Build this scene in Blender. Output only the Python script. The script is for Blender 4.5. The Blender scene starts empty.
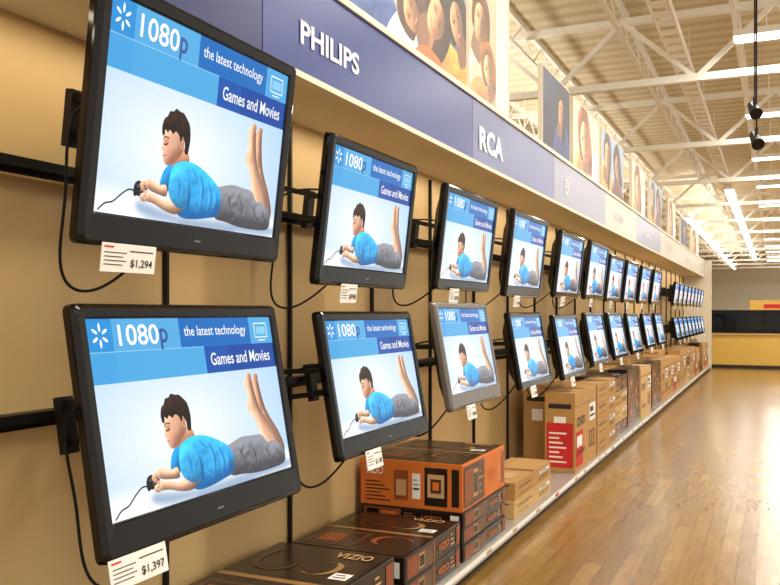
import bpy, math, random
import numpy as np
from mathutils import Matrix, Vector
random.seed(7); RNG = np.random.default_rng(3)
scene = bpy.context.scene
scene.view_settings.view_transform = 'Standard'
scene.view_settings.look = 'None'
CAMZ = 1.45
WALLX = -2.15

# ------------------------------------------------------------------ materials
def lin(c):
    c = c/255.0
    return c/12.92 if c <= 0.04045 else ((c+0.055)/1.055)**2.4
def L3(rgb): return tuple(lin(c) for c in rgb)+(1.0,)

def mat(name, rgb, rough=0.6, metal=0.0, emit=0.0, var=0.05, nscale=6.0, spec=0.5, coat=0.0):
    m = bpy.data.materials.new(name); m.use_nodes = True
    nt = m.node_tree; b = nt.nodes['Principled BSDF']
    b.inputs['Roughness'].default_value = rough
    b.inputs['Metallic'].default_value = metal
    b.inputs['Specular IOR Level'].default_value = spec
    b.inputs['Coat Weight'].default_value = coat
    b.inputs['Coat Roughness'].default_value = 0.08
    c = L3(rgb)
    if emit > 0:
        b.inputs['Base Color'].default_value = (0, 0, 0, 1)
        b.inputs['Emission Color'].default_value = c
        b.inputs['Emission Strength'].default_value = emit
    else:
        tc = nt.nodes.new('ShaderNodeTexCoord'); n = nt.nodes.new('ShaderNodeTexNoise')
        n.inputs['Scale'].default_value = nscale; n.inputs['Detail'].default_value = 3
        r = nt.nodes.new('ShaderNodeMix'); r.data_type = 'RGBA'
        r.inputs[6].default_value = tuple(x*(1-var) for x in c[:3])+(1,)
        r.inputs[7].default_value = tuple(min(1, x*(1+var)) for x in c[:3])+(1,)
        nt.links.new(tc.outputs['Object'], n.inputs['Vector'])
        nt.links.new(n.outputs['Fac'], r.inputs[0])
        nt.links.new(r.outputs[2], b.inputs['Base Color'])
    return m

def img_mat(name, img, emit=False, rough=0.5):
    m = bpy.data.materials.new(name); m.use_nodes = True
    nt = m.node_tree; b = nt.nodes['Principled BSDF']
    t = nt.nodes.new('ShaderNodeTexImage'); t.image = img; t.extension = 'EXTEND'
    b.inputs['Roughness'].default_value = rough
    if emit:
        b.inputs['Base Color'].default_value = (0.0, 0.0, 0.0, 1)
        b.inputs['Specular IOR Level'].default_value = 0.2
        nt.links.new(t.outputs['Color'], b.inputs['Emission Color'])
        b.inputs['Emission Strength'].default_value = 1.08
    else:
        nt.links.new(t.outputs['Color'], b.inputs['Base Color'])
    return m

# ------------------------------------------------------------------ painter (drawn artwork for flat pictures)
class Paint:
    def __init__(s, uw, uh, px, bg=(255, 255, 255)):
        s.uw, s.uh = uw, uh
        s.W = int(uw*px)*2; s.H = int(uh*px)*2; s.k = s.W/uw
        s.a = np.zeros((s.H, s.W, 3), np.float32); s.a[:] = bg
        s.X = (np.arange(s.W)+.5)/s.k; s.Y = (np.arange(s.H)+.5)/s.k
    def grad(s, fn):
        X, Y = np.meshgrid(s.X, s.Y); s.a[:] = fn(X, Y)
    def smooth(s, p, n=6):
        p = np.array(p, float); N = len(p); o = []
        for i in range(N):
            a, b, c, d = p[i-1], p[i], p[(i+1) % N], p[(i+2) % N]
            for j in range(n):
                t = j/n
                o.append(.5*((2*b)+(-a+c)*t+(2*a-5*b+4*c-d)*t*t+(-a+3*b-3*c+d)*t**3))
        return np.array(o)
    def blur(s, m, r):
        r = int(max(1, r*s.k))
        for ax in (0, 1):
            for _ in range(2):
                c = np.cumsum(np.pad(m, [(r+1, r) if ax == 0 else (0, 0), (r+1, r) if ax == 1 else (0, 0)], mode='edge'), axis=ax, dtype=np.float64)
                m = (c[2*r+1:] - c[:-2*r-1])/(2*r+1) if ax == 0 else (c[:, 2*r+1:] - c[:, :-2*r-1])/(2*r+1)
        return m
    def noise(s, r, rx=None):
        n = s.blur(RNG.standard_normal((s.H, s.W)), r); n -= n.mean(); return n/n.std()
    def relief(s, M, r, k=.9, wr=0.0, ws=1.0, dx=.45, dy=.85):
        """round the painted shape as a studio photograph would shade it"""
        h = s.blur(M.astype(np.float64), r)
        gy, gx = np.gradient(h); f = (gx*dx+gy*dy)*s.k*r*k
        if wr:
            n = s.noise(ws); gy, gx = np.gradient(n); f = f+(gx*dx+gy*dy)*s.k*ws*wr
        s.a *= (1+np.clip(f, -.62, .30)*M)[..., None]
    def mask(s, p):
        M = np.zeros((s.H, s.W), np.float32)
        x0 = max(0, int((p[:, 0].min())*s.k)-1); x1 = min(s.W, int((p[:, 0].max())*s.k)+2)
        y0 = max(0, int((p[:, 1].min())*s.k)-1); y1 = min(s.H, int((p[:, 1].max())*s.k)+2)
        if x1 <= x0 or y1 <= y0: return M
        X = s.X[x0:x1][None, :]; Y = s.Y[y0:y1][:, None]
        ins = np.zeros((y1-y0, x1-x0), bool); N = len(p)
        for i in range(N):
            ax, ay = p[i]; bx, by = p[(i+1) % N]
            if ay == by: continue
            c = ((ay > Y) != (by > Y))
            ins ^= (c & (X < (bx-ax)*(Y-ay)/(by-ay)+ax))
        M[y0:y1, x0:x1] = ins
        return M
    def put(s, M, col, alpha):
        M = (M*alpha)[..., None]
        s.a = (s.a*(1-M)+np.array(col, np.float32)*M).astype(np.float32)
    def poly(s, p, col, blur=0, alpha=1, smooth=True, clip=None):
        p = s.smooth(p) if smooth else np.array(p, float)
        M = s.mask(p)
        if blur: M = s.blur(M, blur)
        if clip is not None: M = M*clip
        s.put(M, col, alpha); return M
    def ell(s, cx, cy, rx, ry, col, blur=0, alpha=1, rot=0, clip=None):
        t = np.linspace(0, 2*math.pi, 28, endpoint=False); c, q = math.cos(rot), math.sin(rot)
        p = np.stack([cx+rx*np.cos(t)*c-ry*np.sin(t)*q, cy+rx*np.cos(t)*q+ry*np.sin(t)*c], 1)
        return s.poly(p, col, blur, alpha, False, clip)
    def rect(s, x0, y0, x1, y1, col, alpha=1, blur=0):
        return s.poly([(x0, y0), (x1, y0), (x1, y1), (x0, y1)], col, blur, alpha, False)
    def stroke(s, p, w, col, alpha=1):
        p = np.array(p, float)
        if len(p) > 2:
            q = []
            for i in range(len(p)-1):
                a = p[max(0, i-1)]; b = p[i]; c = p[i+1]; d = p[min(len(p)-1, i+2)]
                for j in range(6):
                    t = j/6; q.append(.5*((2*b)+(-a+c)*t+(2*a-5*b+4*c-d)*t*t+(-a+3*b-3*c+d)*t**3))
            q.append(p[-1]); p = np.array(q)
        d = np.gradient(p, axis=0); n = np.stack([-d[:, 1], d[:, 0]], 1)
        n /= np.maximum(1e-6, np.linalg.norm(n, axis=1))[:, None]
        return s.poly(np.concatenate([p+n*w/2, (p-n*w/2)[::-1]]), col, 0, alpha, False)
    def image(s, name):
        a = s.a.reshape(s.H//2, 2, s.W//2, 2, 3).mean((1, 3))/255.0
        a = np.clip(a[::-1], 0, 1); h, w = a.shape[:2]
        out = np.ones((h, w, 4), np.float32); out[..., :3] = a
        im = bpy.data.images.new(name, w, h); im.pixels.foreach_set(out.ravel()); im.update(); im.pack()
        return im

def paint_screen():
    P = Paint(178, 100, 4.4)
    def bg(X, Y):
        d = np.clip(np.hypot((X-66)/125, (Y-64)/62), 0, 1)[..., None]
        base = np.array([253, 254, 255])*(1-d)+np.array([182, 214, 245])*d
        f = np.clip((Y-84)/8, 0, 1)[..., None]
        return base*(1-f)+np.array([248, 251, 255])*f
    P.grad(bg)
    P.rect(0, 0, 178, 17, (45, 140, 205)); P.rect(0, 0, 19, 33, (44, 146, 216))
    P.rect(19, 0, 76, 17, (86, 172, 226)); P.rect(19, 17, 98, 33, (58, 156, 218))
    P.rect(0, 17, 98, 33, (98, 182, 232), .5)
    P.rect(76, 0, 178, 17, (14, 108, 188)); P.rect(151, 0, 178, 17, (80, 170, 224))
    P.rect(98, 17, 178, 33, (8, 70, 160)); P.rect(98, 17, 124, 33, (20, 88, 176), .7)
    P.rect(0, 16.8, 98, 17.3, (150, 205, 238))
    for i in range(6):
        a = math.radians(30+60*i); c, q = math.cos(a), math.sin(a)
        P.ell(9.5+c*4.2, 8.5+q*4.2, 2.3, .85, (255, 255, 255), rot=a)
    for q in ([(157, 4), (172, 4)], [(157, 13), (172, 13)], [(157, 4), (157, 13)], [(172, 4), (172, 13)], [(160, 15), (169, 15)]): P.stroke(q, .7, (255, 255, 255))
    P.rect(159, 6, 170, 11, (140, 205, 238))
    P.poly([(34, 92), (70, 96), (120, 95), (172, 94), (172, 99), (110, 100), (44, 99)], (140, 165, 196), 1.6, .8)
    skin, sh, hi = (228, 174, 142), (170, 106, 80), (246, 206, 180)
    def leg(ox, oy, col, kx=1.0):
        pts = [(139, 36.5), (142.0, 35.8), (144.4, 39), (145.6, 45), (147.2, 51), (149.4, 57), (154.6, 64), (163, 73), (169, 84), (164, 92), (154, 88), (148.6, 78), (144.4, 70.5), (142.4, 65), (139.4, 61.4), (136.4, 58.6), (135.4, 55), (136.8, 51), (137.2, 47), (135.8, 43), (136.6, 39)]
        M = P.poly([((x-142)*kx+142+ox, y+oy) for x, y in pts], col)
        for (x, y, r) in ((137, 39.6, .9), (138.3, 38, 1.0), (139.9, 36.8, 1.05), (141.5, 36, 1.1), (143.4, 36.8, 1.35)):
            M = np.maximum(M, P.ell((x-142)*kx+142+ox, y+oy, r, r*1.4, col))
        P.ell(137.6+ox, 56+oy, 2.2, 2.8, (234, 150, 124), 1.0, .6, clip=M); P.ell(138.6+ox, 43+oy, 2.6, 2.2, (236, 160, 132), .9, .5, clip=M)
        P.relief(M, 3.2, 1.15, dx=.9, dy=.1)
        P.poly([(146+ox, 44+oy), (149.5+ox, 56+oy), (163+ox, 72+oy), (172+ox, 88+oy), (176+ox, 70+oy), (156+ox, 48+oy)], sh, 1.6, .55, clip=M)
        P.ell(145.4+ox, 60+oy, 1.3, 1.4, hi, .6, .5, clip=M); P.stroke([(142.4+ox, 62+oy), (143.2+ox, 65+oy), (145.4+ox, 70+oy)], .4, sh, .45)
        for x, y in ((137.8, 39.2), (139.2, 38), (140.8, 37.3), (142.5, 37.3)): P.stroke([(x+ox, y-.4+oy), (x+.2+ox, y+1.3+oy)], .3, sh, .7)
    leg(8.0, 1.5, (210, 152, 122), .86)
    leg(0, .5, skin)
    # shorts
    M = P.poly([(104, 79), (113, 75.5), (124, 73.5), (136, 74), (147, 75), (153, 80), (160, 80), (168, 83), (172.5, 89), (170, 95.5), (155, 97), (135, 96.8), (120, 95.2), (106, 93)], (120, 120, 128))
    P.relief(M, 5, 1.1, wr=.08, ws=1.4)
    P.put(P.blur(P.mask(P.smooth([(108, 90), (130, 92), (150, 92), (172, 92), (168, 99), (110, 99)])), 1.6)*M, (70, 70, 80), .6)
    for q in ([(118, 78), (123, 85), (124, 92)], [(132, 78), (137, 86), (136, 94)], [(150, 82), (153, 88), (160, 94)], [(161, 84), (164, 88), (169, 93)]):
        P.put(P.blur(P.mask(P.smooth([(q[0][0], q[0][1]), (q[1][0]+.9, q[1][1]), q[2], (q[1][0]-.9, q[1][1])])), .3), (66, 68, 78), .6)
    # far arm
    M = P.poly([(55, 73), (61, 70), (64, 78), (58, 85), (51.6, 84), (52, 78)], (30, 132, 196)); P.relief(M, 3, .9)
    M = P.poly([(57, 81.5), (51, 81.8), (44, 80.2), (40.5, 80.2), (39, 82.5), (42, 85.2), (49, 86.6), (58, 87)], skin); P.relief(M, 2, 1.1)
    # neck
    M = P.poly([(59, 63), (67, 60), (75, 63), (76, 70), (66, 73), (59, 70)], (204, 142, 112)); P.relief(M, 3, .8)
    # torso
    M = P.poly([(61.5, 71), (67, 68.2), (75, 66.8), (85, 67.6), (95, 70.6), (104, 74.4), (110, 78.6), (112.6, 85), (109, 92.5), (100, 94.6), (86, 96.4), (74, 96.6), (66, 93), (62, 86), (59.6, 77)], (50, 168, 230))
    P.relief(M, 4.2, .8, wr=.06, ws=2.0)
    P.put(P.blur(P.mask(P.smooth([(60, 90), (80, 91), (100, 89), (116, 86), (114, 98), (80, 101), (62, 98)])), 2.2)*M, (10, 98, 174), .75)
    for q in ([(87, 71), (93, 80), (91, 92)], [(97, 74), (102, 83), (100, 92)], [(106, 79), (108, 85), (105, 91)], [(84, 87), (91, 91), (99, 91.5)], [(79, 69), (85, 74), (93, 76)]):
        P.put(P.blur(P.mask(P.smooth([q[0], (q[1][0]+.8, q[1][1]), q[2], (q[1][0]-.8, q[1][1])])), .4), (14, 104, 180), .65)
        P.put(P.blur(P.mask(P.smooth([(q[0][0]-2, q[0][1]), (q[1][0]-1.6, q[1][1]), (q[2][0]-2, q[2][1]), (q[1][0]-3.0, q[1][1])])), .5)*M, (126, 212, 250), .5)
    # near forearm and sleeve
    M = P.poly([(74, 87), (74.4, 92.5), (68, 95.4), (58, 94.6), (48, 92), (41, 91), (39, 88.4), (42, 86.8), (48, 87.4), (58, 89.4), (66, 87)], skin); P.relief(M, 2.4, 1.15)
    S = P.blur(P.mask(P.smooth([(62, 73), (67, 70.4), (73, 72), (77, 77), (78.6, 84), (77, 90), (70, 92), (63, 88.5), (59.5, 83.5), (59.6, 77)])), .4)
    P.put(P.blur(P.mask(P.smooth([(75, 75), (80.6, 84), (78.8, 92.5), (76, 84)])), .8), (8, 84, 156), .9)
    P.put(S, (60, 176, 235), 1); P.relief(S, 3.4, .8, wr=.06, ws=1.6)
    P.put(P.blur(P.mask(P.smooth([(67, 76), (70.6, 81), (69.6, 88), (68.6, 81)])), .6), (22, 120, 194), .65)
    P.put(P.blur(P.mask(P.smooth([(72.5, 79), (74.8, 84), (73.4, 89), (73.6, 84)])), .5), (22, 120, 194), .6)
    P.stroke([(61, 86.9), (66, 90), (71, 91.2), (76.8, 89.6)], .5, (20, 116, 190), .8)
    # controller and hands
    M = P.poly([(29.5, 85.5), (31.5, 82.5), (36, 82), (40, 84), (40, 88.6), (37, 90.4), (33.4, 89.2), (30.2, 89.6)], (30, 30, 34)); P.relief(M, 1.4, .9)
    P.ell(33, 84.6, 1, .7, (96, 96, 104)); P.ell(35, 87, .8, .6, (80, 80, 88))
    P.stroke([(31, 87.5), (26, 87), (20, 90), (14, 94), (8, 95.5), (3, 99)], .75, (30, 32, 40))
    M = np.zeros_like(M)
    for (x, y, r) in ((37, 82, -.2), (36.4, 83.4, -.1), (36.8, 84.8, .05), (37.6, 86, .1)): M = np.maximum(M, P.ell(x, y, 2.3, .75, (232, 178, 146), rot=r)); P.ell(x-.3, y+.75, 2, .2, sh, alpha=.55, rot=r)
    M = np.maximum(M, P.ell(41, 83, 2.4, 2.2, skin)); P.relief(M, 1.2, .7)
    M = np.zeros_like(M)
    for (x, y, r) in ((37.8, 88.2, -.1), (37.2, 89.5, .05), (38, 90.8, .15)): M = np.maximum(M, P.ell(x, y, 2.4, .75, (234, 182, 150), rot=r)); P.ell(x, y+.75, 2, .2, sh, alpha=.55, rot=r)
    M = np.maximum(M, P.ell(42, 89.4, 2.5, 2.1, skin)); P.ell(39.4, 86.8, 2.1, .75, (238, 188, 156), rot=-.5); P.relief(M, 1.2, .7)
    # head: profile bowed down to the left (rotated about its centre)
    ta = math.radians(-12); ca, sa = math.cos(ta), math.sin(ta)
    def h(*pts):
        o = []
        for x, y in pts:
            X = (x-62)*1.08; Y = (y-54)*1.08; o.append((X*ca-Y*sa+62, X*sa+Y*ca+56.4))
        return o
    def h1(x, y): return h((x, y))[0]
    M = P.poly(h((54, 47), (51.8, 50.5), (51.3, 53.5), (50.0, 56.6), (49.2, 58.2), (50.6, 59.2), (50.2, 60.8), (50.8, 61.8), (50.6, 62.8), (51.2, 64.6), (53.6, 66.4), (57.5, 66), (62, 64.4), (67.5, 61), (69, 54), (66, 47), (60, 45)), skin)
    P.relief(M, 4, .9, dx=.6, dy=.6)
    P.poly(h((58, 61.5), (66, 60), (65, 66), (56, 68), (54, 65.4)), sh, 1.2, .65, clip=M)
    P.ell(*h1(55.8, 60), 2.2, 1.9, (238, 146, 120), 1.0, .5, clip=M)
    P.poly(h((51.6, 54.2), (53.6, 53.6), (56, 54.8), (55.2, 57), (52.6, 57.2)), (176, 116, 90), .6, .6, clip=M)
    P.stroke(h((51.6, 56.2), (53.2, 56.7), (55, 56.1)), .7, (56, 34, 28)); P.stroke(h((51.4, 53.7), (53.4, 52.9), (56.4, 54)), .7, (76, 48, 36), .85)
    P.stroke(h((50.4, 61.4), (51.8, 61.8), (53.4, 61.4)), .5, (180, 88, 78), .9); P.ell(*h1(50.7, 58.9), .5, .28, sh)
    H = P.poly(h((50.6, 51.5), (50.8, 48), (52.8, 44.6), (55.4, 43.6), (57.6, 41.4), (60.4, 41.6), (63, 40.4), (66, 41.8), (69.2, 42.8), (71.8, 45.4), (74, 48.4), (74.6, 52), (74.2, 56), (73.2, 59), (71.6, 62.4), (69, 61.5), (69.4, 57), (67.6, 53.6), (66.2, 57.2), (64.6, 53), (62, 51), (59.6, 52), (57, 50), (55.2, 51.2), (53.4, 49.6), (52.2, 52.2)), (44, 27, 20))
    for k in range(110):
        x = 52+random.random()*21; y = 42+random.random()*14; d = (x-60)*.12
        P.poly(h((x, y), (x+.5+d*.3, y+1.4), (x+d, y+3.4), (x+.1+d*.4, y+1.6)), random.choice([(98, 66, 48), (22, 13, 10), (74, 48, 34)]), 0, .5, clip=H)
    P.relief(H, 4, .9)
    P.ell(*h1(67, 57.6), 1.6, 2.4, (224, 160, 128)); P.ell(*h1(67.1, 57.7), .8, 1.4, sh, .2, .8)
    n = P.noise(.25); P.a *= (1+n*.006)[..., None]
    return P.image('screen_picture')

def face(P, cx, cy, r, skin, hair, tilt=0):
    dk = tuple(int(c*.66) for c in skin)
    c, q = math.cos(tilt), math.sin(tilt)
    def T(x, y): return (cx+(x*c-y*q)*r, cy+(x*q+y*c)*r)
    H = P.poly([T(-.95, .6), T(-1.1, -.2), T(-.9, -1.0), T(-.1, -1.35), T(.8, -1.2), T(1.3, -.4), T(1.4, .7), T(1.25, 1.8), T(.6, 1.5), T(.1, .9), T(-.5, .8)], hair)
    for k in range(60):
        a = -3.1+k*.075; P.stroke([T(.8*math.cos(a), .95*math.sin(a)), T(1.02*math.cos(a+.1), 1.15*math.sin(a+.1)), T(1.2*math.cos(a+.16), 1.28*math.sin(a+.16)+.15)], r*.035, tuple(min(255, int(h*random.uniform(.5, 2.2))) for h in hair), .6)
    P.poly([T(-.4, .6), T(.4, .6), T(.6, 1.7), T(-.6, 1.7)], dk)
    M = P.poly([T(-.68, -.3), T(-.55, -.85), T(0, -1.0), T(.55, -.85), T(.70, -.3), T(.62, .35), T(.36, .84), T(0, 1.0), T(-.38, .84), T(-.64, .35)], skin)
    P.relief(M, r*.5, 1.3, dx=.9, dy=.3)
    P.poly([T(.15, -.9), T(.3, 0), T(.1, .95), T(.9, .8), T(.9, -.7)], dk, r*.2, .6, clip=M)
    P.ell(*T(-.3, .2), r*.2, r*.3, tuple(min(255, int(x*1.14)) for x in skin), r*.15, .7, clip=M)
    for sx in (-.28, .28):
        P.poly([T(sx-.2, -.1), T(sx, -.22), T(sx+.2, -.1), T(sx, .06)], dk, r*.08, .8, clip=M)
        P.poly([T(sx-.14, -.05), T(sx, -.09), T(sx+.14, -.05), T(sx, -.01)], (50, 32, 26), r*.02, .85)
        P.poly([T(sx-.18, -.25), T(sx, -.31), T(sx+.2, -.25), T(sx, -.27)], hair, r*.03, .7)
    P.poly([T(-.04, -.1), T(.12, .28), T(-.1, .32), T(.04, .2)], dk, r*.06, .6)
    P.poly([T(-.24, .5), T(0, .55), T(.24, .5), T(.13, .66), T(-.13, .66)], (178, 92, 80), r*.03)
    P.poly([T(-.17, .53), T(0, .565), T(.17, .53), T(.08, .61), T(-.08, .61)], (240, 230, 218), r*.01, .9)
    F = P.poly([T(-.85, .1), T(-.85, -.6), T(-.35, -1.2), T(.4, -1.25), T(.95, -.6), T(.95, .5), T(.68, -.1), T(.5, -.5), T(.05, -.72), T(-.5, -.5)], hair)
    P.relief(np.maximum(H*(1-M), F), r*.4, .9, wr=.08, ws=.7)

def cloth(P, p, col):
    M = P.poly(p, col); P.relief(M, 6, 1.0, wr=.08, ws=2.0)

def posters():
    out = []
    P = Paint(180, 116, 3, (214, 172, 120))
    P.grad(lambda X, Y: np.array([228, 214, 192])*(1-(X/180)[..., None])+np.array([206, 158, 96])*(X/180)[..., None])
    cloth(P, [(0, 104), (20, 84), (45, 88), (60, 96), (66, 118), (0, 118)], (206, 216, 232))
    cloth(P, [(24, 108), (50, 92), (72, 96), (84, 118), (24, 118)], (64, 92, 152))
    cloth(P, [(66, 118), (80, 100), (98, 100), (110, 118)], (236, 236, 240))
    face(P, 60, 56, 18, (222, 168, 128), (150, 104, 60), .2); face(P, 122, 30, 20, (220, 160, 120), (60, 36, 24), .2)
    cloth(P, [(104, 84), (128, 66), (160, 60), (184, 70), (184, 118), (112, 118)], (96, 116, 160))
    face(P, 95, 96, 13, (208, 148, 104), (84, 52, 30), -1.2)
    cloth(P, [(118, 118), (132, 100), (152, 96), (184, 104), (184, 118)], (214, 150, 58))
    face(P, 132, 88, 16, (216, 154, 108), (58, 34, 22), .9)
    face(P, 163, 80, 15, (206, 146, 102), (44, 28, 20), -.6)
    cloth(P, [(100, 118), (112, 108), (136, 110), (144, 118)], (196, 90, 44))
    out.append(P.image('poster_family'))
    P = Paint(85, 116, 3, (236, 220, 190))
    P.grad(lambda X, Y: np.array([238, 224, 196])*(1-(Y/116)[..., None])+np.array([214, 180, 132])*(Y/116)[..., None])
    cloth(P, [(0, 118), (2, 92), (20, 82), (44, 90), (50, 118)], (222, 206, 176)); cloth(P, [(4, 118), (12, 104), (34, 102), (46, 118)], (186, 130, 76))
    face(P, 22, 66, 15, (220, 164, 116), (120, 76, 40), .35)
    face(P, 38, 92, 12, (226, 176, 134), (150, 100, 54), -.5)
    P.rect(56, 0, 85, 116, (244, 238, 222)); P.rect(55, 0, 56.2, 116, (190, 176, 148))
    out.append(P.image('poster_children'))
    P = Paint(98, 66, 3, (22, 28, 62))
    cloth(P, [(40, 68), (46, 44), (66, 34), (90, 38), (99, 68)], (52, 62, 116)); face(P, 66, 24, 14, (196, 134, 98), (34, 22, 18), .3)
    out.append(P.image('poster_portrait'))
    P = Paint(127, 66, 3, (240, 216, 184))
    cloth(P, [(4, 68), (20, 48), (50, 40), (84, 50), (96, 68)], (228, 148, 98)); face(P, 50, 30, 24, (230, 174, 134), (150, 92, 52), -.35)
    cloth(P, [(92, 68), (94, 40), (110, 34), (128, 44), (128, 68)], (222, 200, 206))
    out.append(P.image('poster_woman'))
    P = Paint(142, 66, 3, (160, 178, 204))
    cloth(P, [(0, 68), (0, 40), (30, 34), (60, 42), (66, 68)], (206, 164, 92)); face(P, 34, 24, 19, (210, 154, 106), (84, 50, 28), .4)
    cloth(P, [(66, 68), (80, 46), (104, 40), (130, 50), (140, 68)], (104, 66, 70)); face(P, 98, 28, 19, (182, 122, 84), (40, 26, 24), -.5)
    out.append(P.image('poster_couple'))
    return out

# ------------------------------------------------------------------ mesh builder
_tc = {}
def text_data(s, bold=0.0, shear=0.0):
    k = (s, bold, shear)
    if k in _tc: return _tc[k]
    cu = bpy.data.curves.new('t', 'FONT'); cu.body = s; cu.offset = bold; cu.shear = shear; cu.resolution_u = 3
    o = bpy.data.objects.new('t', cu); scene.collection.objects.link(o)
    bpy.context.view_layer.update()
    dg = bpy.context.evaluated_depsgraph_get(); e = o.evaluated_get(dg); me = e.to_mesh()
    v = np.array([x.co[:] for x in me.vertices]); f = [tuple(p.vertices) for p in me.polygons]
    e.to_mesh_clear(); bpy.data.objects.remove(o); bpy.data.curves.remove(cu)
    mn = v.min(0); mx = v.max(0); v = (v-mn)/np.maximum(mx-mn, 1e-6)
    _tc[k] = (v, f); return _tc[k]

class MB:
    def __init__(s): s.v = []; s.f = []; s.m = []; s.uv = []; s.mats = []
    def mi(s, m):
        if m not in s.mats: s.mats.append(m)
        return s.mats.index(m)
    def face(s, pts, m, uv=None):
        b = len(s.v); s.v += [tuple(p) for p in pts]; s.f.append(tuple(range(b, b+len(pts)))); s.m.append(s.mi(m)); s.uv.append(uv)
    def box(s, lo, hi, m):
        b = len(s.v); x0, y0, z0 = [min(a, c) for a, c in zip(lo, hi)]; x1, y1, z1 = [max(a, c) for a, c in zip(lo, hi)]
        s.v += [(x0, y0, z0), (x1, y0, z0), (x1, y1, z0), (x0, y1, z0), (x0, y0, z1), (x1, y0, z1), (x1, y1, z1), (x0, y1, z1)]
        for q in ((0, 3, 2, 1), (4, 5, 6, 7), (0, 1, 5, 4), (1, 2, 6, 5), (2, 3, 7, 6), (3, 0, 4, 7)):
            s.f.append(tuple(b+i for i in q)); s.m.append(s.mi(m)); s.uv.append(None)
    def loft(s, loops, m, cap0=False, cap1=False):
        b = len(s.v); n = len(loops[0])
        for lp in loops: s.v += [tuple(p) for p in lp]
        for i in range(len(loops)-1):
            for j in range(n):
                s.f.append((b+i*n+j, b+i*n+(j+1) % n, b+(i+1)*n+(j+1) % n, b+(i+1)*n+j)); s.m.append(s.mi(m)); s.uv.append(None)
        if cap0: s.f.append(tuple(b+j for j in range(n))[::-1]); s.m.append(s.mi(m)); s.uv.append(None)
        if cap1: s.f.append(tuple(b+(len(loops)-1)*n+j for j in range(n))); s.m.append(s.mi(m)); s.uv.append(None)
    def bar(s, p0, p1, r, m, n=4, r2=None):
        p0 = Vector(p0); p1 = Vector(p1); d = (p1-p0).normalized(); r2 = r if r2 is None else r2
        a = Vector((0, 0, 1)) if abs(d.z) < .9 else Vector((1, 0, 0)); u = d.cross(a).normalized(); w = d.cross(u)
        def ring(p, rr): return [p+(u*math.cos(2*math.pi*(k+.5)/n)+w*math.sin(2*math.pi*(k+.5)/n))*rr for k in range(n)]
        s.loft([ring(p0, r), ring(p1, r2)], m, True, True)
    def text(s, st, org, ux, uy, w, h, m, bold=0.0, shear=0.0):
        v, f = text_data(st, bold, shear); b = len(s.v); org = Vector(org); ux = Vector(ux); uy = Vector(uy)
        s.v += [tuple(org+ux*(p[0]*w)+uy*(p[1]*h)) for p in v]
        for q in f: s.f.append(tuple(b+i for i in q)); s.m.append(s.mi(m)); s.uv.append(None)
    def build(s, name, parent=None, loc=(0, 0, 0), bevel=0, smooth=False):
        me = bpy.data.meshes.new(name); l = Vector(loc)
        me.from_pydata([tuple(Vector(p)-l) for p in s.v], [], s.f)
        for m in s.mats: me.materials.append(m)
        me.polygons.foreach_set('material_index', s.m)
        uvl = me.uv_layers.new(name='UVMap')
        for k, p in enumerate(me.polygons):
            if s.uv[k]:
                for j, li in enumerate(p.loop_indices): uvl.data[li].uv = s.uv[k][j]
        if smooth: me.polygons.foreach_set('use_smooth', [True]*len(me.polygons))
        me.update()
        o = bpy.data.objects.new(name, me); o.location = loc; scene.collection.objects.link(o)
        if parent: o.parent = parent
        if bevel:
            b = o.modifiers.new('bevel', 'BEVEL'); b.width = bevel; b.segments = 2; b.limit_method = 'ANGLE'; b.angle_limit = math.radians(50)
        return o

def rrect(w, h, r, z, cx=0, cy=0, n=5):
    o = []
    for (sx, sy, a0) in ((1, 1, 0), (-1, 1, 90), (-1, -1, 180), (1, -1, 270)):
        for k in range(n):
            a = math.radians(a0+90*k/(n-1)); o.append((cx+sx*(w/2-r)+r*math.cos(a), cy+sy*(h/2-r)+r*math.sin(a), z))
    return o

# ------------------------------------------------------------------ common materials
M_bezel = mat('glossy_black_plastic', (10, 8, 7), .07, var=.03, spec=.3)
M_bezel2 = mat('charcoal_plastic', (20, 14, 12), .10, var=.03, spec=.28)
M_silver = mat('silver_plastic', (118, 112, 106), .25, metal=.4, var=.03)
M_back = mat('matte_black_plastic', (18, 17, 16), .6, spec=.2)
M_steel = mat('black_steel', (22, 18, 16), .45, spec=.25)
M_logo = mat('silver_logo', (120, 118, 116), .3, metal=.6)
M_white = mat('white_card', (240, 237, 230), .6, var=.02)
M_red = mat('red_print', (200, 34, 30), .6)
M_black = mat('black_print', (34, 28, 26), .6)
M_wtext = mat('lit_white_caption', (255, 255, 255), emit=1.0)
M_btext = mat('lit_blue_caption', (14, 66, 150), emit=1.0)
M_sign = mat('sign_white', (240, 240, 245), .5, var=.01)
M_wall = mat('golden_wall_panel', (208, 174, 118), .5, var=.03, nscale=1.2)
M_trimw = mat('cream_paint', (230, 220, 198), .55, var=.02)
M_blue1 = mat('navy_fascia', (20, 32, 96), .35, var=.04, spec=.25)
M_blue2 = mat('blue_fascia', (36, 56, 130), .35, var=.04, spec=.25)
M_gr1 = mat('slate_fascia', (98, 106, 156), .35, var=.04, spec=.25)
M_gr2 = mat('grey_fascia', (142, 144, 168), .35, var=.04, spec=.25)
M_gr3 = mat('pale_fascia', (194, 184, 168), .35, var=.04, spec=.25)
M_kraft = mat('kraft_cardboard', (180, 136, 78), .75, var=.08)
M_kraft2 = mat('pale_cardboard', (200, 162, 106), .75, var=.08)
M_dark = mat('printed_dark_card', (34, 22, 17), .26, var=.25, nscale=9)
M_dark2 = mat('printed_brown_card', (74, 46, 32), .3, var=.35, nscale=12)
M_orange = mat('orange_card', (210, 112, 40), .45, var=.08)
M_rust = mat('rust_print', (140, 70, 38), .4, var=.35, nscale=14)
M_tape = mat('packing_tape', (150, 112, 66), .25)
M_tan = mat('tan_print', (196, 156, 110), .5)

img_screen = paint_screen()
M_screen = img_mat('screen_picture', img_screen, True, .12)

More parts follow.
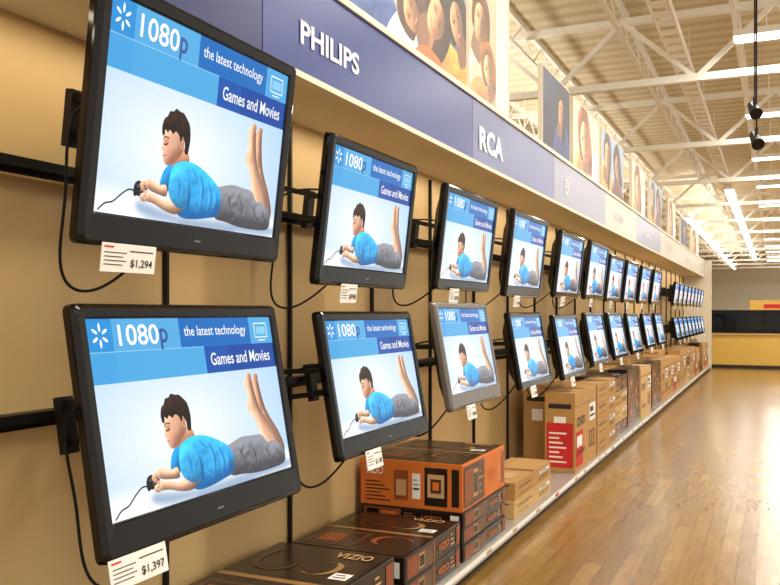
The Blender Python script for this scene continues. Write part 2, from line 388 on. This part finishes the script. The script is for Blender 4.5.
cap = MB(); X = (1, 0, 0); Y = (0, 1, 0)
cap.text('1080', (.23, 1-.142, 0), X, Y, .335, .112, M_wtext, .012)
cap.text('p', (.575, 1-.172, 0), X, Y, .07, .115, M_btext, .012)
cap.text('the latest technology', (.80, 1-.122, 0), X, Y, .66, .075, M_wtext, .006)
cap.text('Games and Movies', (1.03, 1-.285, 0), X, Y, .68, .075, M_wtext, .01)
cap_o = cap.build('captions_master'); cap_me = cap_o.data; bpy.data.objects.remove(cap_o)

def frame_matrix(loc, tilt):
    s, c = math.sin(tilt), math.cos(tilt)
    m = Matrix(((0, s, c), (1, 0, 0), (0, c, -s))).to_4x4(); m.translation = Vector(loc); return m

def television(y0, y1, zt, zb, upper, frame=None, price='$897', bez=None, tag=True, detail=True):
    tilt = math.radians(6.8 if upper else -10)
    W = y1-y0; H = (zt-zb)/math.cos(tilt); dx = -1.63 if upper else -1.612
    e = bpy.data.objects.new('flat_screen_television', None); scene.collection.objects.link(e)
    e.empty_display_size = .1
    cz = CAMZ+(zt+zb)/2
    e.matrix_world = frame_matrix((dx, (y0+y1)/2, cz), tilt)
    fm = frame or M_bezel
    sd = (bez or .046)*W; top = sd*.95; bot = H-top-(W-2*sd)*9/16
    bot = min(max(bot, .055*W), .092*W if upper else .1*W)
    sw = W-2*sd; sh = H-top-bot; cy = (bot-top)/2
    mb = MB()
    mb.loft([rrect(sw, sh, .003, -.010, 0, cy), rrect(sw+.004, sh+.004, .004, -.002, 0, cy), rrect(sw+.012, sh+.012, .006, .002, 0, cy),
             rrect(W-.03, H-.03, .015, .004), rrect(W-.012, H-.012, .02, -.001), rrect(W-.002, H-.002, .022, -.009), rrect(W, H, .022, -.016), rrect(W, H, .022, -.034),
             rrect(W-.02, H-.02, .02, -.042)], fm)
    mb.loft([rrect(W-.02, H-.02, .02, -.042), rrect(W-.10, H-.10, .02, -.055), rrect(W*.78, H*.7, .03, -.085), rrect(W*.7, H*.6, .03, -.105)], M_back, False, True)
    if bot > .06:
        mb.box((-W*.36, -H/2+.014, .002), (W*.36, -H/2+.018, .0042), M_back)
    mb.box((-.016, -H/2+bot*.45, .003), (.016, -H/2+bot*.45+.006, .0048), M_logo)
    mb.box((W/2-sd-.02, -H/2+bot*.4, .003), (W/2-sd-.014, -H/2+bot*.4+.004, .005), M_logo)
    mb.build('housing', e)
    sc = MB(); z = -.006
    sc.face([(-sw/2, cy-sh/2, z), (sw/2, cy-sh/2, z), (sw/2, cy+sh/2, z), (-sw/2, cy+sh/2, z)], M_screen, [(0, 0), (1, 0), (1, 1), (0, 1)])
    sc.build('screen', e)
    c = bpy.data.objects.new('captions', cap_me); scene.collection.objects.link(c); c.parent = e
    c.location = (-sw/2, cy-sh/2, -.0045); c.scale = (sw/1.78, sh, 1)
    mt = MB(); wz = -(abs(WALLX-dx))+.09
    for sx in (-.16, .12):
        mt.box((sx, -.22*H/.65, -.125), (sx+.035, .24*H/.65, -.1), M_steel)
        mt.box((sx-.01, -.06, wz), (sx+.045, .12, wz+.03), M_steel)
        mt.bar((sx+.018, .10, wz+.02), (sx+.018, .06, -.115), .016, M_steel)
        mt.bar((sx+.018, -.02, wz+.02), (sx+.018, -.03, -.115), .016, M_steel)
    mt.box((-.2, .015, -.13), (.2, .055, -.112), M_steel)
    mt.build('wall_mount', e)
    if detail:
        cu = bpy.data.curves.new('cable', 'CURVE'); cu.dimensions = '3D'; cu.bevel_depth = .005; cu.bevel_resolution = 2
        sp = cu.splines.new('NURBS'); k = H/.65
        pts = [(-.1, .1, -.1), (-.16, .12, wz+.06), (-.19, .0, wz+.03), (-.17, -.2*k, wz+.05), (-.2, -.4*k, wz+.05), (-.13, -.50*k, wz+.08), (-.02, -.42*k, wz+.18), (.04, -.2*k, -.1)]
        sp.points.add(len(pts)-1)
        for p, q in zip(sp.points, pts): p.co = (*q, 1)
        sp.use_endpoint_u = True; sp.order_u = 4; cu.materials.append(M_back)
        co = bpy.data.objects.new('cable', cu); scene.collection.objects.link(co); co.parent = e
    if tag:
        t = MB(); tw = .22 if y0 < 2 else .15; th = .08
        x0 = -W/2+(.08 if upper else .0) if y0 < 2 else -W/2+.2
        yt = -H/2+.012
        t.box((x0, yt-th, .006), (x0+tw, yt, .009), M_white)
        t.text('$'+price, (x0+tw*.52, yt-th*.84, .0105), X, Y, tw*.42, th*.32, M_black, .012)
        t.box((x0+.008, yt-th*.16, .009), (x0+tw*.2, yt-th*.1, .0102), M_red)
        for i in range(4): t.box((x0+.01, yt-th*(.34+.14*i), .009), (x0+tw*(.44-.06*(i % 2)), yt-th*(.31+.14*i), .0102), M_black)
        t.box((x0+tw*.5, yt-th*.26, .009), (x0+tw*.94, yt-th*.22, .0102), M_black)
        t.build('price_tag', e)
    return e

LOW = [(1.675, 2.668, .025, -.65), (2.98, 3.92, .005, -.595), (4.25, 5.145, .058, -.533), (5.62, 6.5, .0, -.535), (6.9, 7.8, -.02, -.56), (8.17, 9.05, 0, -.52),
       (9.39, 10.27, 0, -.52), (10.65, 11.55, -.01, -.52), (12.0, 12.85, -.01, -.5), (13.26, 14.1, -.01, -.5)]
UP = [(1.70, 2.69, .894, .18), (2.965, 3.86, .715, .108), (4.27, 5.2, .695, .122), (5.56, 6.5, .70, .105), (6.97, 7.9, .68, .12), (8.2, 9.15, .69, .12),
      (9.3, 10.2, .63, .11), (10.45, 11.35, .63, .11), (11.7, 12.6, .63, .11), (12.95, 13.85, .63, .11)]
prL = ['1,397', '1,148', '948', '848', '798', '748', '698', '648', '598', '548']
prU = ['1,294', '998', '898', '878', '798', '698', '648', '598', '548', '498']
frL = [M_bezel2, M_bezel, M_silver, M_bezel, M_bezel, M_bezel2, M_bezel, M_bezel, M_bezel, M_bezel]
frU = [M_bezel2, M_bezel, M_bezel, M_bezel2, M_bezel, M_bezel, M_bezel, M_bezel, M_bezel, M_bezel]
for i, t in enumerate(LOW): television(*t, False, frL[i], prL[i], detail=i < 6)
for i, t in enumerate(UP): television(*t, True, frU[i], prU[i], detail=i < 6, bez=.05)
for i in range(8):
    y = 15.9+i*.84
    television(y, y+.66, -.09, -.52, False, M_bezel, '398', detail=False)
    television(y, y+.66, .54, .11, True, M_bezel, '398', detail=False)

# ------------------------------------------------------------------ display wall
YA, YB = -1.6, 23.2
w = MB(); w.box((WALLX-.12, YA, 0), (WALLX, YB, 2.74), M_wall)
w.build('wall_left')
p = MB(); yy = 2.63-.92*4
while yy < YB:
    p.box((WALLX, yy-.008, .15), (WALLX+.02, yy+.008, 2.35), M_steel); yy += .92
p.build('trim_slotted_posts')
p = MB()
for z in (1.12, 1.9):
    p.box((WALLX+.02, YA, z-.012), (WALLX+.075, YB, z+.02), M_steel)
    p.box((WALLX+.045, YA, z-.03), (WALLX+.055, YB, z-.012), M_steel)
p.build('mounting_rail')
FX = -1.65; ZB_, ZT_ = 2.356, 2.736
c = MB()
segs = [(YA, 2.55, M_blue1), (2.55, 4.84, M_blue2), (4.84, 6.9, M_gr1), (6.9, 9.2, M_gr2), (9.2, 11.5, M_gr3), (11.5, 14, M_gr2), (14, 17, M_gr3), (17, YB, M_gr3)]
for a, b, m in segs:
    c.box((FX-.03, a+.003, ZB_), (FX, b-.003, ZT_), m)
c.box((FX-.05, YA, ZB_-.012), (FX+.006, YB, ZB_+.012), M_trimw)
c.box((FX-.05, YA, ZT_), (FX+.012, YB, ZT_+.03), M_trimw)
c.box((WALLX, YA, ZB_+.02), (FX-.03, YB, ZB_+.05), M_trimw)
c.box((WALLX, YA, ZT_-.03), (FX-.03, YB, ZT_), M_trimw)
c.build('display_canopy')
s = MB(); UX = (0, 1, 0); UY = (0, 0, 1)
s.text('PHILIPS', (FX+.004, 2.81, 2.475), UX, UY, .50, .092, M_sign, .025)
s.build('brand_sign_lettering')
s = MB(); s.text('RCA', (FX+.004, 4.96, 2.445), UX, UY, .50, .15, M_sign, .045); s.build('brand_sign_lettering')
s = MB()
def disc(mb, y, z, r0, r1, m):
    n = 24; a = [(FX+.004, y+r0*math.cos(2*math.pi*k/n), z+r0*math.sin(2*math.pi*k/n)) for k in range(n)]
    b = [(FX+.004, y+r1*math.cos(2*math.pi*k/n), z+r1*math.sin(2*math.pi*k/n)) for k in range(n)]
    mb.loft([a, b], m)
disc(s, 7.35, 2.54, .075, .05, M_sign); s.text('GE', (FX+.004, 7.3, 2.52), UX, UY, .1, .05, M_sign, .02)
for y in (9.8, 12.3, 15.0, 18.4): s.text('SANYO', (FX+.004, y, 2.49), UX, UY, .6, .1, M_sign, .02)
s.build('brand_sign_lettering')

pims = posters(); pm = [img_mat('poster_art_%d' % i, im) for i, im in enumerate(pims)]
def poster(y0, y1, z0, z1, m):
    b = MB(); x = FX-.02; z0 = ZT_+.03
    b.box((x-.03, y0, z0), (x-.002, y1, z1), M_trimw)
    b.box((x-.035, y0-.012, z0), (x+.004, y0, z1+.012), M_trimw); b.box((x-.035, y1, z0), (x+.004, y1+.012, z1+.012), M_trimw)
    b.box((x-.035, y0, z1), (x+.004, y1, z1+.012), M_trimw)
    b.face([(x, y0, z0), (x, y1, z0), (x, y1, z1), (x, y0, z1)], m, [(0, 0), (1, 0), (1, 1), (0, 1)])
    b.box((x-.2, y0+.1, z0), (x-.03, y0+.13, z0+.03), M_trimw); b.box((x-.2, y1-.13, z0), (x-.03, y1-.1, z0+.03), M_trimw)
    b.build('picture_poster')
poster(3.0, 4.78, 0, 3.92, pm[0]); poster(4.83, 5.66, 0, 3.92, pm[1])
poster(6.6, 7.56, 0, 3.40, pm[2]); poster(7.72, 8.95, 0, 3.40, pm[3]); poster(9.1, 10.5, 0, 3.40, pm[4])
poster(11.2, 12.4, 0, 3.4, pm[3]); poster(12.9, 14.3, 0, 3.4, pm[4]); poster(15.2, 16.4, 0, 3.4, pm[3]); poster(17.4, 18.6, 0, 3.3, pm[2]); poster(19.6, 21.6, 0, 3.3, pm[3])
b = MB(); b.box((WALLX-.1, 5.7, ZT_), (WALLX-.04, YB, 3.12), M_trimw); b.build('trim_header_board')

# base deck
M_lip = mat('silver_shelf_edge', (186, 182, 174), .35, metal=.5)
d = MB(); DX = -1.48
d.box((WALLX+.002, YA, .0), (DX-.05, YB, .09), M_steel)
d.box((WALLX+.002, YA, .09), (DX-.01, YB, .12), M_lip)
d.box((DX-.02, YA, .065), (DX, YB, .1195), M_lip); d.box((DX, YA, .082), (DX+.004, YB, .106), M_white)
y = -1.2
while y < YB: d.box((DX+.004, y, .084), (DX+.006, y+.09, .104), M_red if random.random() < .15 else M_tan); y += random.uniform(.3, .8)
d.build('base_shelf')

def carton(y0, y1, xf, dep, z0, z1, style):
    b = MB(); base = {'dark': M_dark, 'orange': M_orange, 'kraft': M_kraft, 'pale': M_kraft2, 'red': M_kraft, 'rust': M_dark}[style]
    b.box((xf-dep, y0, z0), (xf, y1, z1), base); W = y1-y0; H = z1-z0; xb = xf-dep
    AX, AU = (0, 1, 0), (0, 0, 1); e = .002
    def A(u0, v0, u1, v1, m, k=1):
        b.face([(xf+e*k, y0+W*u0, z0+H*v0), (xf+e*k, y0+W*u1, z0+H*v0), (xf+e*k, y0+W*u1, z0+H*v1), (xf+e*k, y0+W*u0, z0+H*v1)], m)
    def E(u0, v0, u1, v1, m, k=1):
        b.face([(xb+dep*u0, y0-e*k, z0+H*v0), (xb+dep*u1, y0-e*k, z0+H*v0), (xb+dep*u1, y0-e*k, z0+H*v1), (xb+dep*u0, y0-e*k, z0+H*v1)], m)
    def T(u0, v0, u1, v1, m, k=1):
        b.face([(xb+dep*u0, y0+W*v0, z1+e*k), (xb+dep*u1, y0+W*v0, z1+e*k), (xb+dep*u1, y0+W*v1, z1+e*k), (xb+dep*u0, y0+W*v1, z1+e*k)], m)
    def tA(s, u, v, w, h, m): b.text(s, (xf+e*2, y0+W*u, z0+H*v), AX, AU, W*w, H*h, m, .015)
    def tE(s, u, v, w, h, m): b.text(s, (xb+dep*u, y0-e*2, z0+H*v), (1, 0, 0), AU, dep*w, H*h, m, .015)
    def tT(s, u, v, w, h, m): b.text(s, (xb+dep*u, y0+W*v, z1+e*3), (1, 0, 0), (0, 1, 0), dep*w, W*h, m, .015)
    def swirl(u, v, r, m, k, a0):
        n = 20; o_ = []
        for q in range(n): t = q/(n-1); a = a0+t*4.2; rr = r*(1-.55*t); o_.append((u+rr*math.cos(a), v+rr*.8*math.sin(a), .008+.02*math.sin(math.pi*t)))
        for q in range(n-1):
            (u0, v0, w0), (u1, v1, w1) = o_[q], o_[q+1]
            b.face([(xb+dep*(u0-w0), y0+W*v0, z1+e*k), (xb+dep*(u0+w0), y0+W*v0, z1+e*k), (xb+dep*(u1+w1), y0+W*v1, z1+e*k), (xb+dep*(u1-w1), y0+W*v1, z1+e*k)], m)
    if style in ('dark', 'rust', 'orange'):
        T(.02, .02, .98, .98, M_dark); T(.02, .485, .98, .525, M_tape, 1.4)
        T(.08, .08, .5, .42, M_dark2, 1.6); T(.11, .11, .47, .39, M_dark, 1.9); T(.14, .15, .34, .35, M_rust, 2.2)
        swirl(.72, .27, .2, M_rust, 2, .4); swirl(.32, .74, .24, M_dark2, 2, 2.2); swirl(.66, .74, .16, M_tape, 2, 4.)
        T(.8, .6, .94, .68, M_white, 2); T(.82, .62, .92, .63, M_black, 2.4); T(.82, .65, .9, .66, M_black, 2.4)
        tT('VIZIO', .6, .87, .3, .07, M_tan)
        A(.02, .06, .47, .94, M_dark2); A(.04, .14, .2, .86, M_rust, 1.5); A(.22, .2, .32, .8, M_tan, 1.5); A(.23, .28, .31, .72, M_dark, 2)
        for k in range(4): A(.34, .2+.16*k, .44-.03*(k % 2), .26+.16*k, M_tape, 1.5)
        A(.485, .05, .495, .95, M_orange); tA('VIZIO', .56, .34, .2, .3, M_orange)
        for k in range(3): A(.8, .25+.2*k, .88-.02*k, .33+.2*k, M_tan)
        A(.91, .12, .98, .88, M_rust)
        if style == 'orange':
            E(0, 0, 1, 1, M_orange); E(.64, .08, .86, .9, M_dark, 1.5); E(.67, .26, .83, .76, M_tan, 2); E(.70, .36, .80, .66, M_dark2, 2.5); E(.72, .42, .78, .6, M_orange, 3)
            tE('VIZIO', .05, .68, .18, .18, M_white); E(.52, .2, .6, .75, M_white, 1.5); E(.53, .4, .59, .44, M_black, 2); E(.53, .5, .59, .52, M_black, 2); E(.53, .6, .57, .62, M_black, 2)
            for k in range(6): E(.05, .1+.08*k, .3-.05*(k % 3), .125+.08*k, M_dark, 1.5)
            E(.9, .1, .97, .9, M_dark, 1.5); E(.34, .15, .48, .8, M_rust, 1.5); E(.36, .25, .46, .6, M_tan, 2)
        else:
            E(.03, .1, .4, .9, M_rust); E(.06, .2, .18, .8, M_dark, 1.5); tE('VIZIO', .6, .38, .2, .26, M_orange); E(.88, .2, .96, .8, M_white, 1.5); E(.2, .3, .36, .7, M_orange, 1.5)
            for k in range(4): E(.43, .2+.15*k, .55-.03*(k % 2), .25+.15*k, M_tape, 1.5)
    else:
        T(0, .47, 1, .53, M_tape); T(.2, .15, .8, .35, M_tan)
        A(0, .82, 1, .84, M_tape); tA('LCD HDTV', .08, .56, .36, .12, M_black); tA('THIS SIDE UP', .08, .2, .35, .06, M_black)
        for k in range(3): A(.66+.1*k, .2, .73+.1*k, .42, M_black); A(.67+.1*k, .22, .72+.1*k, .40, base, 1.5)
        A(.66, .55, .95, .78, M_white); A(.69, .6, .92, .63, M_black, 1.5); A(.69, .67, .85, .74, M_black, 1.5)
        E(.12, .8, .88, .86, M_black); E(.3, .55, .7, .7, M_white)
        if style == 'red':
            E(.06, .06, .94, .62, M_red, 1.5)
            for k in range(7): E(.14, .12+.06*k, .72-.12*(k % 3), .14+.06*k, M_white, 2)
            A(.04, .06, .34, .5, M_red, 1.5); A(.07, .3, .3, .44, M_white, 2)
    b.build('television_carton', loc=((xf+xb)/2, (y0+y1)/2, (z0+z1)/2), bevel=.004)
Z0 = .122; BX = -1.5
carton(1.3, 2.28, BX-.03, .55, Z0, .36, 'dark')
carton(2.36, 3.36, BX-.02, .58, Z0, .245, 'rust'); carton(2.38, 3.38, BX-.01, .58, .247, .385, 'dark')
carton(3.46, 4.2, BX, .60, Z0, .235, 'dark'); carton(3.47, 4.2, BX, .60, .237, .355, 'rust')
z = Z0
for k, (st, h) in enumerate((('dark', .088), ('rust', .086), ('dark', .084), ('orange', .25))):
    carton(4.25+.01*(k % 2), 5.02+.01*(k % 2), BX-.008*(k % 2), .60, z, z+h, st); z += h+.002
carton(5.28, 6.25, BX-.02, .3, Z0, .235, 'pale'); carton(5.3, 6.24, BX-.02, .3, .237, .35, 'kraft')
carton(7.0, 7.9, BX, .25, Z0, .78, 'red')
carton(7.35, 8.25, BX-.28, .25, Z0, .80, 'kraft')
y = 7.97
while y < 22.3:
    L = random.uniform(.8, 1.1)
    if y+L > 22.9: break
    if random.random() < .75:
        st = random.choice(['kraft', 'pale', 'red', 'kraft', 'rust'])
        carton(y, y+L, BX-random.uniform(0, .03), .22, Z0, random.uniform(.68, .81), st)
        if y > 8.2: carton(y+.03, y+L-.02, BX-.27, .22, Z0, random.uniform(.72, .82), random.choice(['kraft', 'pale', 'kraft']))
    else:
        z = Z0; fz = BX-random.uniform(0, .03)
        for k in range(4):
            h = random.uniform(.15, .168); carton(y, y+L, fz if y > 8.2 else BX-.0, .5 if y > 8.3 else .25, z, z+h, random.choice(['kraft', 'pale', 'kraft', 'dark'])); z += h+.002
    y += L+.04

# ------------------------------------------------------------------ floor
def floor_mat():
    m = bpy.data.materials.new('oak_laminate'); m.use_nodes = True; nt = m.node_tree; N = nt.nodes; K = nt.links; b = N['Principled BSDF']
    tc = N.new('ShaderNodeTexCoord'); mp = N.new('ShaderNodeMapping'); mp.inputs['Rotation'].default_value = (0, 0, math.radians(90))
    K.new(tc.outputs['Object'], mp.inputs['Vector'])
    br = N.new('ShaderNodeTexBrick'); br.inputs['Scale'].default_value = 1; br.inputs['Brick Width'].default_value = 1.1; br.inputs['Row Height'].default_value = .1
    br.inputs['Mortar Size'].default_value = .001; br.inputs['Color1'].default_value = L3((138, 103, 52)); br.inputs['Color2'].default_value = L3((160, 124, 68)); br.inputs['Mortar'].default_value = L3((104, 74, 38))
    K.new(mp.outputs[0], br.inputs['Vector'])
    m2 = N.new('ShaderNodeMapping'); m2.inputs['Scale'].default_value = (12, 1.4, 1); K.new(tc.outputs['Object'], m2.inputs['Vector'])
    n = N.new('ShaderNodeTexNoise'); n.inputs['Scale'].default_value = 2.2; n.inputs['Detail'].default_value = 6; n.inputs['Distortion'].default_value = .8; K.new(m2.outputs[0], n.inputs['Vector'])
    r = N.new('ShaderNodeValToRGB'); r.color_ramp.elements[0].position = .3; r.color_ramp.elements[0].color = (.72, .66, .57, 1); r.color_ramp.elements[1].position = .7; r.color_ramp.elements[1].color = (1.1, 1.1, 1.08, 1)
    K.new(n.outputs['Fac'], r.inputs[0])
    mx = N.new('ShaderNodeMix'); mx.data_type = 'RGBA'; mx.blend_type = 'MULTIPLY'; mx.inputs[0].default_value = .75
    K.new(br.outputs['Color'], mx.inputs[6]); K.new(r.outputs[0], mx.inputs[7]); K.new(mx.outputs[2], b.inputs['Base Color'])
    b.inputs['Roughness'].default_value = .22; b.inputs['Specular IOR Level'].default_value = .5; return m
f = MB(); f.box((-12, -3, -.1), (8, 75, 0), floor_mat()); f.build('floor')

# ------------------------------------------------------------------ ceiling, trusses, lamps
def deck_mat():
    m = bpy.data.materials.new('corrugated_roof_deck'); m.use_nodes = True; nt = m.node_tree; N = nt.nodes; K = nt.links; b = N['Principled BSDF']
    tc = N.new('ShaderNodeTexCoord'); wv = N.new('ShaderNodeTexWave'); wv.bands_direction = 'Y'; wv.inputs['Scale'].default_value = .8
    K.new(tc.outputs['Object'], wv.inputs['Vector'])
    mx = N.new('ShaderNodeMix'); mx.data_type = 'RGBA'; mx.inputs[6].default_value = L3((202, 190, 154)); mx.inputs[7].default_value = L3((226, 214, 184))
    K.new(wv.outputs['Fac'], mx.inputs[0]); K.new(mx.outputs[2], b.inputs['Base Color'])
    bp = N.new('ShaderNodeBump'); bp.inputs['Distance'].default_value = .03; K.new(wv.outputs['Fac'], bp.inputs['Height']); K.new(bp.outputs[0], b.inputs['Normal'])
    b.inputs['Roughness'].default_value = .6; return m
CZ = 5.85
f = MB(); f.box((-12, -3, CZ), (8, 75, CZ+.1), deck_mat()); f.build('ceiling')
f = MB(); f.box((-12, 75, 0), (8, 75.1, CZ), M_trimw); f.build('wall_back')
f = MB(); f.box((-12.1, -3, 0), (-12, 75, CZ), M_trimw); f.build('wall_far_left')
M_truss = mat('white_steel', (246, 243, 234), .5, var=.02)
for Yt in [12.5+5.0*i for i in range(12)]:
    t = MB(); zb = 4.7; zt = 5.6
    t.box((-12, Yt-.05, zb-.05), (8, Yt+.05, zb+.05), M_truss); t.box((-12, Yt-.05, zt-.05), (8, Yt+.05, zt+.05), M_truss)
    x = -12; k = 0
    while x < 7.9:
        t.bar((x, Yt, zb if k % 2 else zt), (x+1.0, Yt, zt if k % 2 else zb), .045, M_truss)
        x += 1.0; k += 1
    t.build('roof_truss')
for xj in (-9.5, -8, -6.5, -5, -3.5, -2.0, -.5, 1, 3, 5):
    t = MB()
    t.box((xj-.03, -3, 5.38), (xj+.03, 75, 5.42), M_truss); t.box((xj-.03, -3, 5.76), (xj+.03, 75, 5.85), M_truss)
    y = -3; k = 0
    while y < 60:
        t.bar((xj, y, 5.4 if k % 2 else 5.78), (xj, y+.6, 5.78 if k % 2 else 5.4), .014, M_truss); y += .6; k += 1
    t.build('roof_joist')
M_tube = mat('fluorescent_glow', (255, 251, 242), emit=9.0)
def area(name, loc, sx, sy, p, col=(1, .955, .87), up=False):
    l = bpy.data.lights.new(name, 'AREA'); l.shape = 'RECTANGLE'; l.size = sx; l.size_y = sy; l.energy = p; l.color = col
    o = bpy.data.objects.new(name, l); o.location = loc; scene.collection.objects.link(o)
    if up: o.rotation_euler = (math.pi, 0, 0)
    return o
for i, Yl in enumerate([-1.5, 3.5, 8.0]+[12.0+4.8*i for i in range(12)]):
    b = MB(); x0, x1 = -.5, 3.1
    b.box((x0, Yl-.16, 5.02), (x1, Yl+.16, 5.1), M_truss)
    b.box((x0+.03, Yl-.12, 4.995), (x1-.03, Yl+.12, 5.02), M_tube)
    b.bar((x0+.4, Yl, 5.1), (x0+.4, Yl, 5.85), .012, M_truss); b.bar((x1-.4, Yl, 5.1), (x1-.4, Yl, 5.85), .012, M_truss)
    b.build('fluorescent_light')
    if Yl < 34: area('fluorescent_lamp', ((x0+x1)/2, Yl, 4.97), 3.4, .3, 150)
    elif i % 2 == 0: area('fluorescent_lamp', ((x0+x1)/2, Yl, 4.97), 3.4, .3, 400)
for (xc, yc, ln, pw) in ((-4.4, 14, 30, 330), (-8.0, 14, 30, 330), (-2.6, 47, 36, 420), (4.5, 14, 34, 330), (4.5, 50, 34, 330)):
    b = MB(); b.box((xc-.1, yc-ln/2, 4.5), (xc+.1, yc+ln/2, 4.56), M_truss); b.box((xc-.07, yc-ln/2, 4.48), (xc+.07, yc+ln/2, 4.5), M_tube)
    for q in range(int(ln/4)): b.bar((xc, yc-ln/2+1+q*4, 4.56), (xc, yc-ln/2+1+q*4, 5.85), .01, M_truss)
    b.build('fluorescent_light')
    area('ceiling_fill_uplight', (xc, yc, 4.6), .3, ln, pw, up=True)  # added upward fill above each row, only to brighten the roof deck
b = MB()
for s_ in (-.11, .11): b.box((-1.22+s_-.012, 4, 4.98), (-1.22+s_+.012, 26, 5.08), M_truss)
y = 4
while y < 25.8: b.box((-1.33, y, 4.99), (-1.11, y+.18, 5.01), M_truss); y += .36
y = 5
while y < 26: b.bar((-1.22, y, 5.08), (-1.22, y, 5.85), .01, M_truss); y += 3
b.build('cable_tray')
b = MB(); b.box((-1.36, 26.4, 5.0), (-1.08, 62, 5.08), M_truss); b.box((-1.33, 26.5, 4.97), (-1.11, 61.9, 5.0), M_tube)
for y in range(29, 62, 4): b.bar((-1.22, y, 5.08), (-1.22, y, 5.85), .01, M_truss)
b.build('fluorescent_light')
for (x, y, z) in ((-.22, 11.0, 3.86), (-.2, 11.0, 3.5)):
    b = MB(); top = 5.4
    b.bar((x, y, z+.12), (x, y, top), .010, M_steel, 8)
    b.bar((x-.04, y+.1, z+.08), (x+.02, y-.12, z-.08), .045, M_steel, 14, .075); b.bar((x-.05, y+.13, z+.1), (x-.04, y+.1, z+.08), .03, M_steel, 12)
    b.box((x-.02, y-.02, z+.05), (x+.02, y+.02, z+.14), M_steel)
    b.build('hanging_spotlight')

# ------------------------------------------------------------------ end counter
M_yel = mat('yellow_paint', (220, 180, 84), .5, var=.04)
e = bpy.data.objects.new('service_counter', None); scene.collection.objects.link(e); e.location = (0, 23.6, 0)
b = MB(); b.box((-1.5, 0, 0), (3, .6, .86), M_yel); b.box((-1.5, -.01, 0), (3, 0, .09), M_dark); b.box((-1.54, -.04, .86), (3.04, .64, .9), M_kraft2); b.build('body', e)
b = MB(); b.box((-1.62, .1, .9), (.2, .5, 1.5), M_steel); b.box((-.0+.22, .1, .9), (1.9, .5, 1.46), M_steel)
for k in range(4): b.box((-1.5+k*.42, .08, .98), (-1.14+k*.42, .1, 1.4), M_bezel)
b.build('display_case', e)
b = MB(); b.box((-.9, 36.0, 0), (6, 36.4, 1.9), M_yel); b.box((-.4, 35.98, 1.6), (6, 36.0, 1.75), M_red); b.build('shelf_unit')
b = MB(); b.box((WALLX-.12, YB, 0), (DX, YB+.06, 2.74), M_trimw); b.box((WALLX-.1, YB+.06, .4), (DX-.05, YB+.08, 2.6), M_kraft2); b.build('trim_end_panel')

# ------------------------------------------------------------------ lighting
o = area('canopy_lamp', (-1.93, 10.5, 2.365), .06, 24, 85, (1, .87, .62))
wd = bpy.data.worlds.new('world'); scene.world = wd; wd.use_nodes = True
wd.node_tree.nodes['Background'].inputs[0].default_value = (1, .95, .86, 1); wd.node_tree.nodes['Background'].inputs[1].default_value = 1.05

cam = bpy.data.cameras.new('camera'); co = bpy.data.objects.new('camera', cam); scene.collection.objects.link(co)
co.location = (0, 0, CAMZ); co.rotation_euler = (math.radians(90), 0, math.atan(385/850))
cam.sensor_width = 36; cam.lens = 850/780*36; cam.shift_y = 19.5/780; cam.clip_end = 200
scene.camera = co
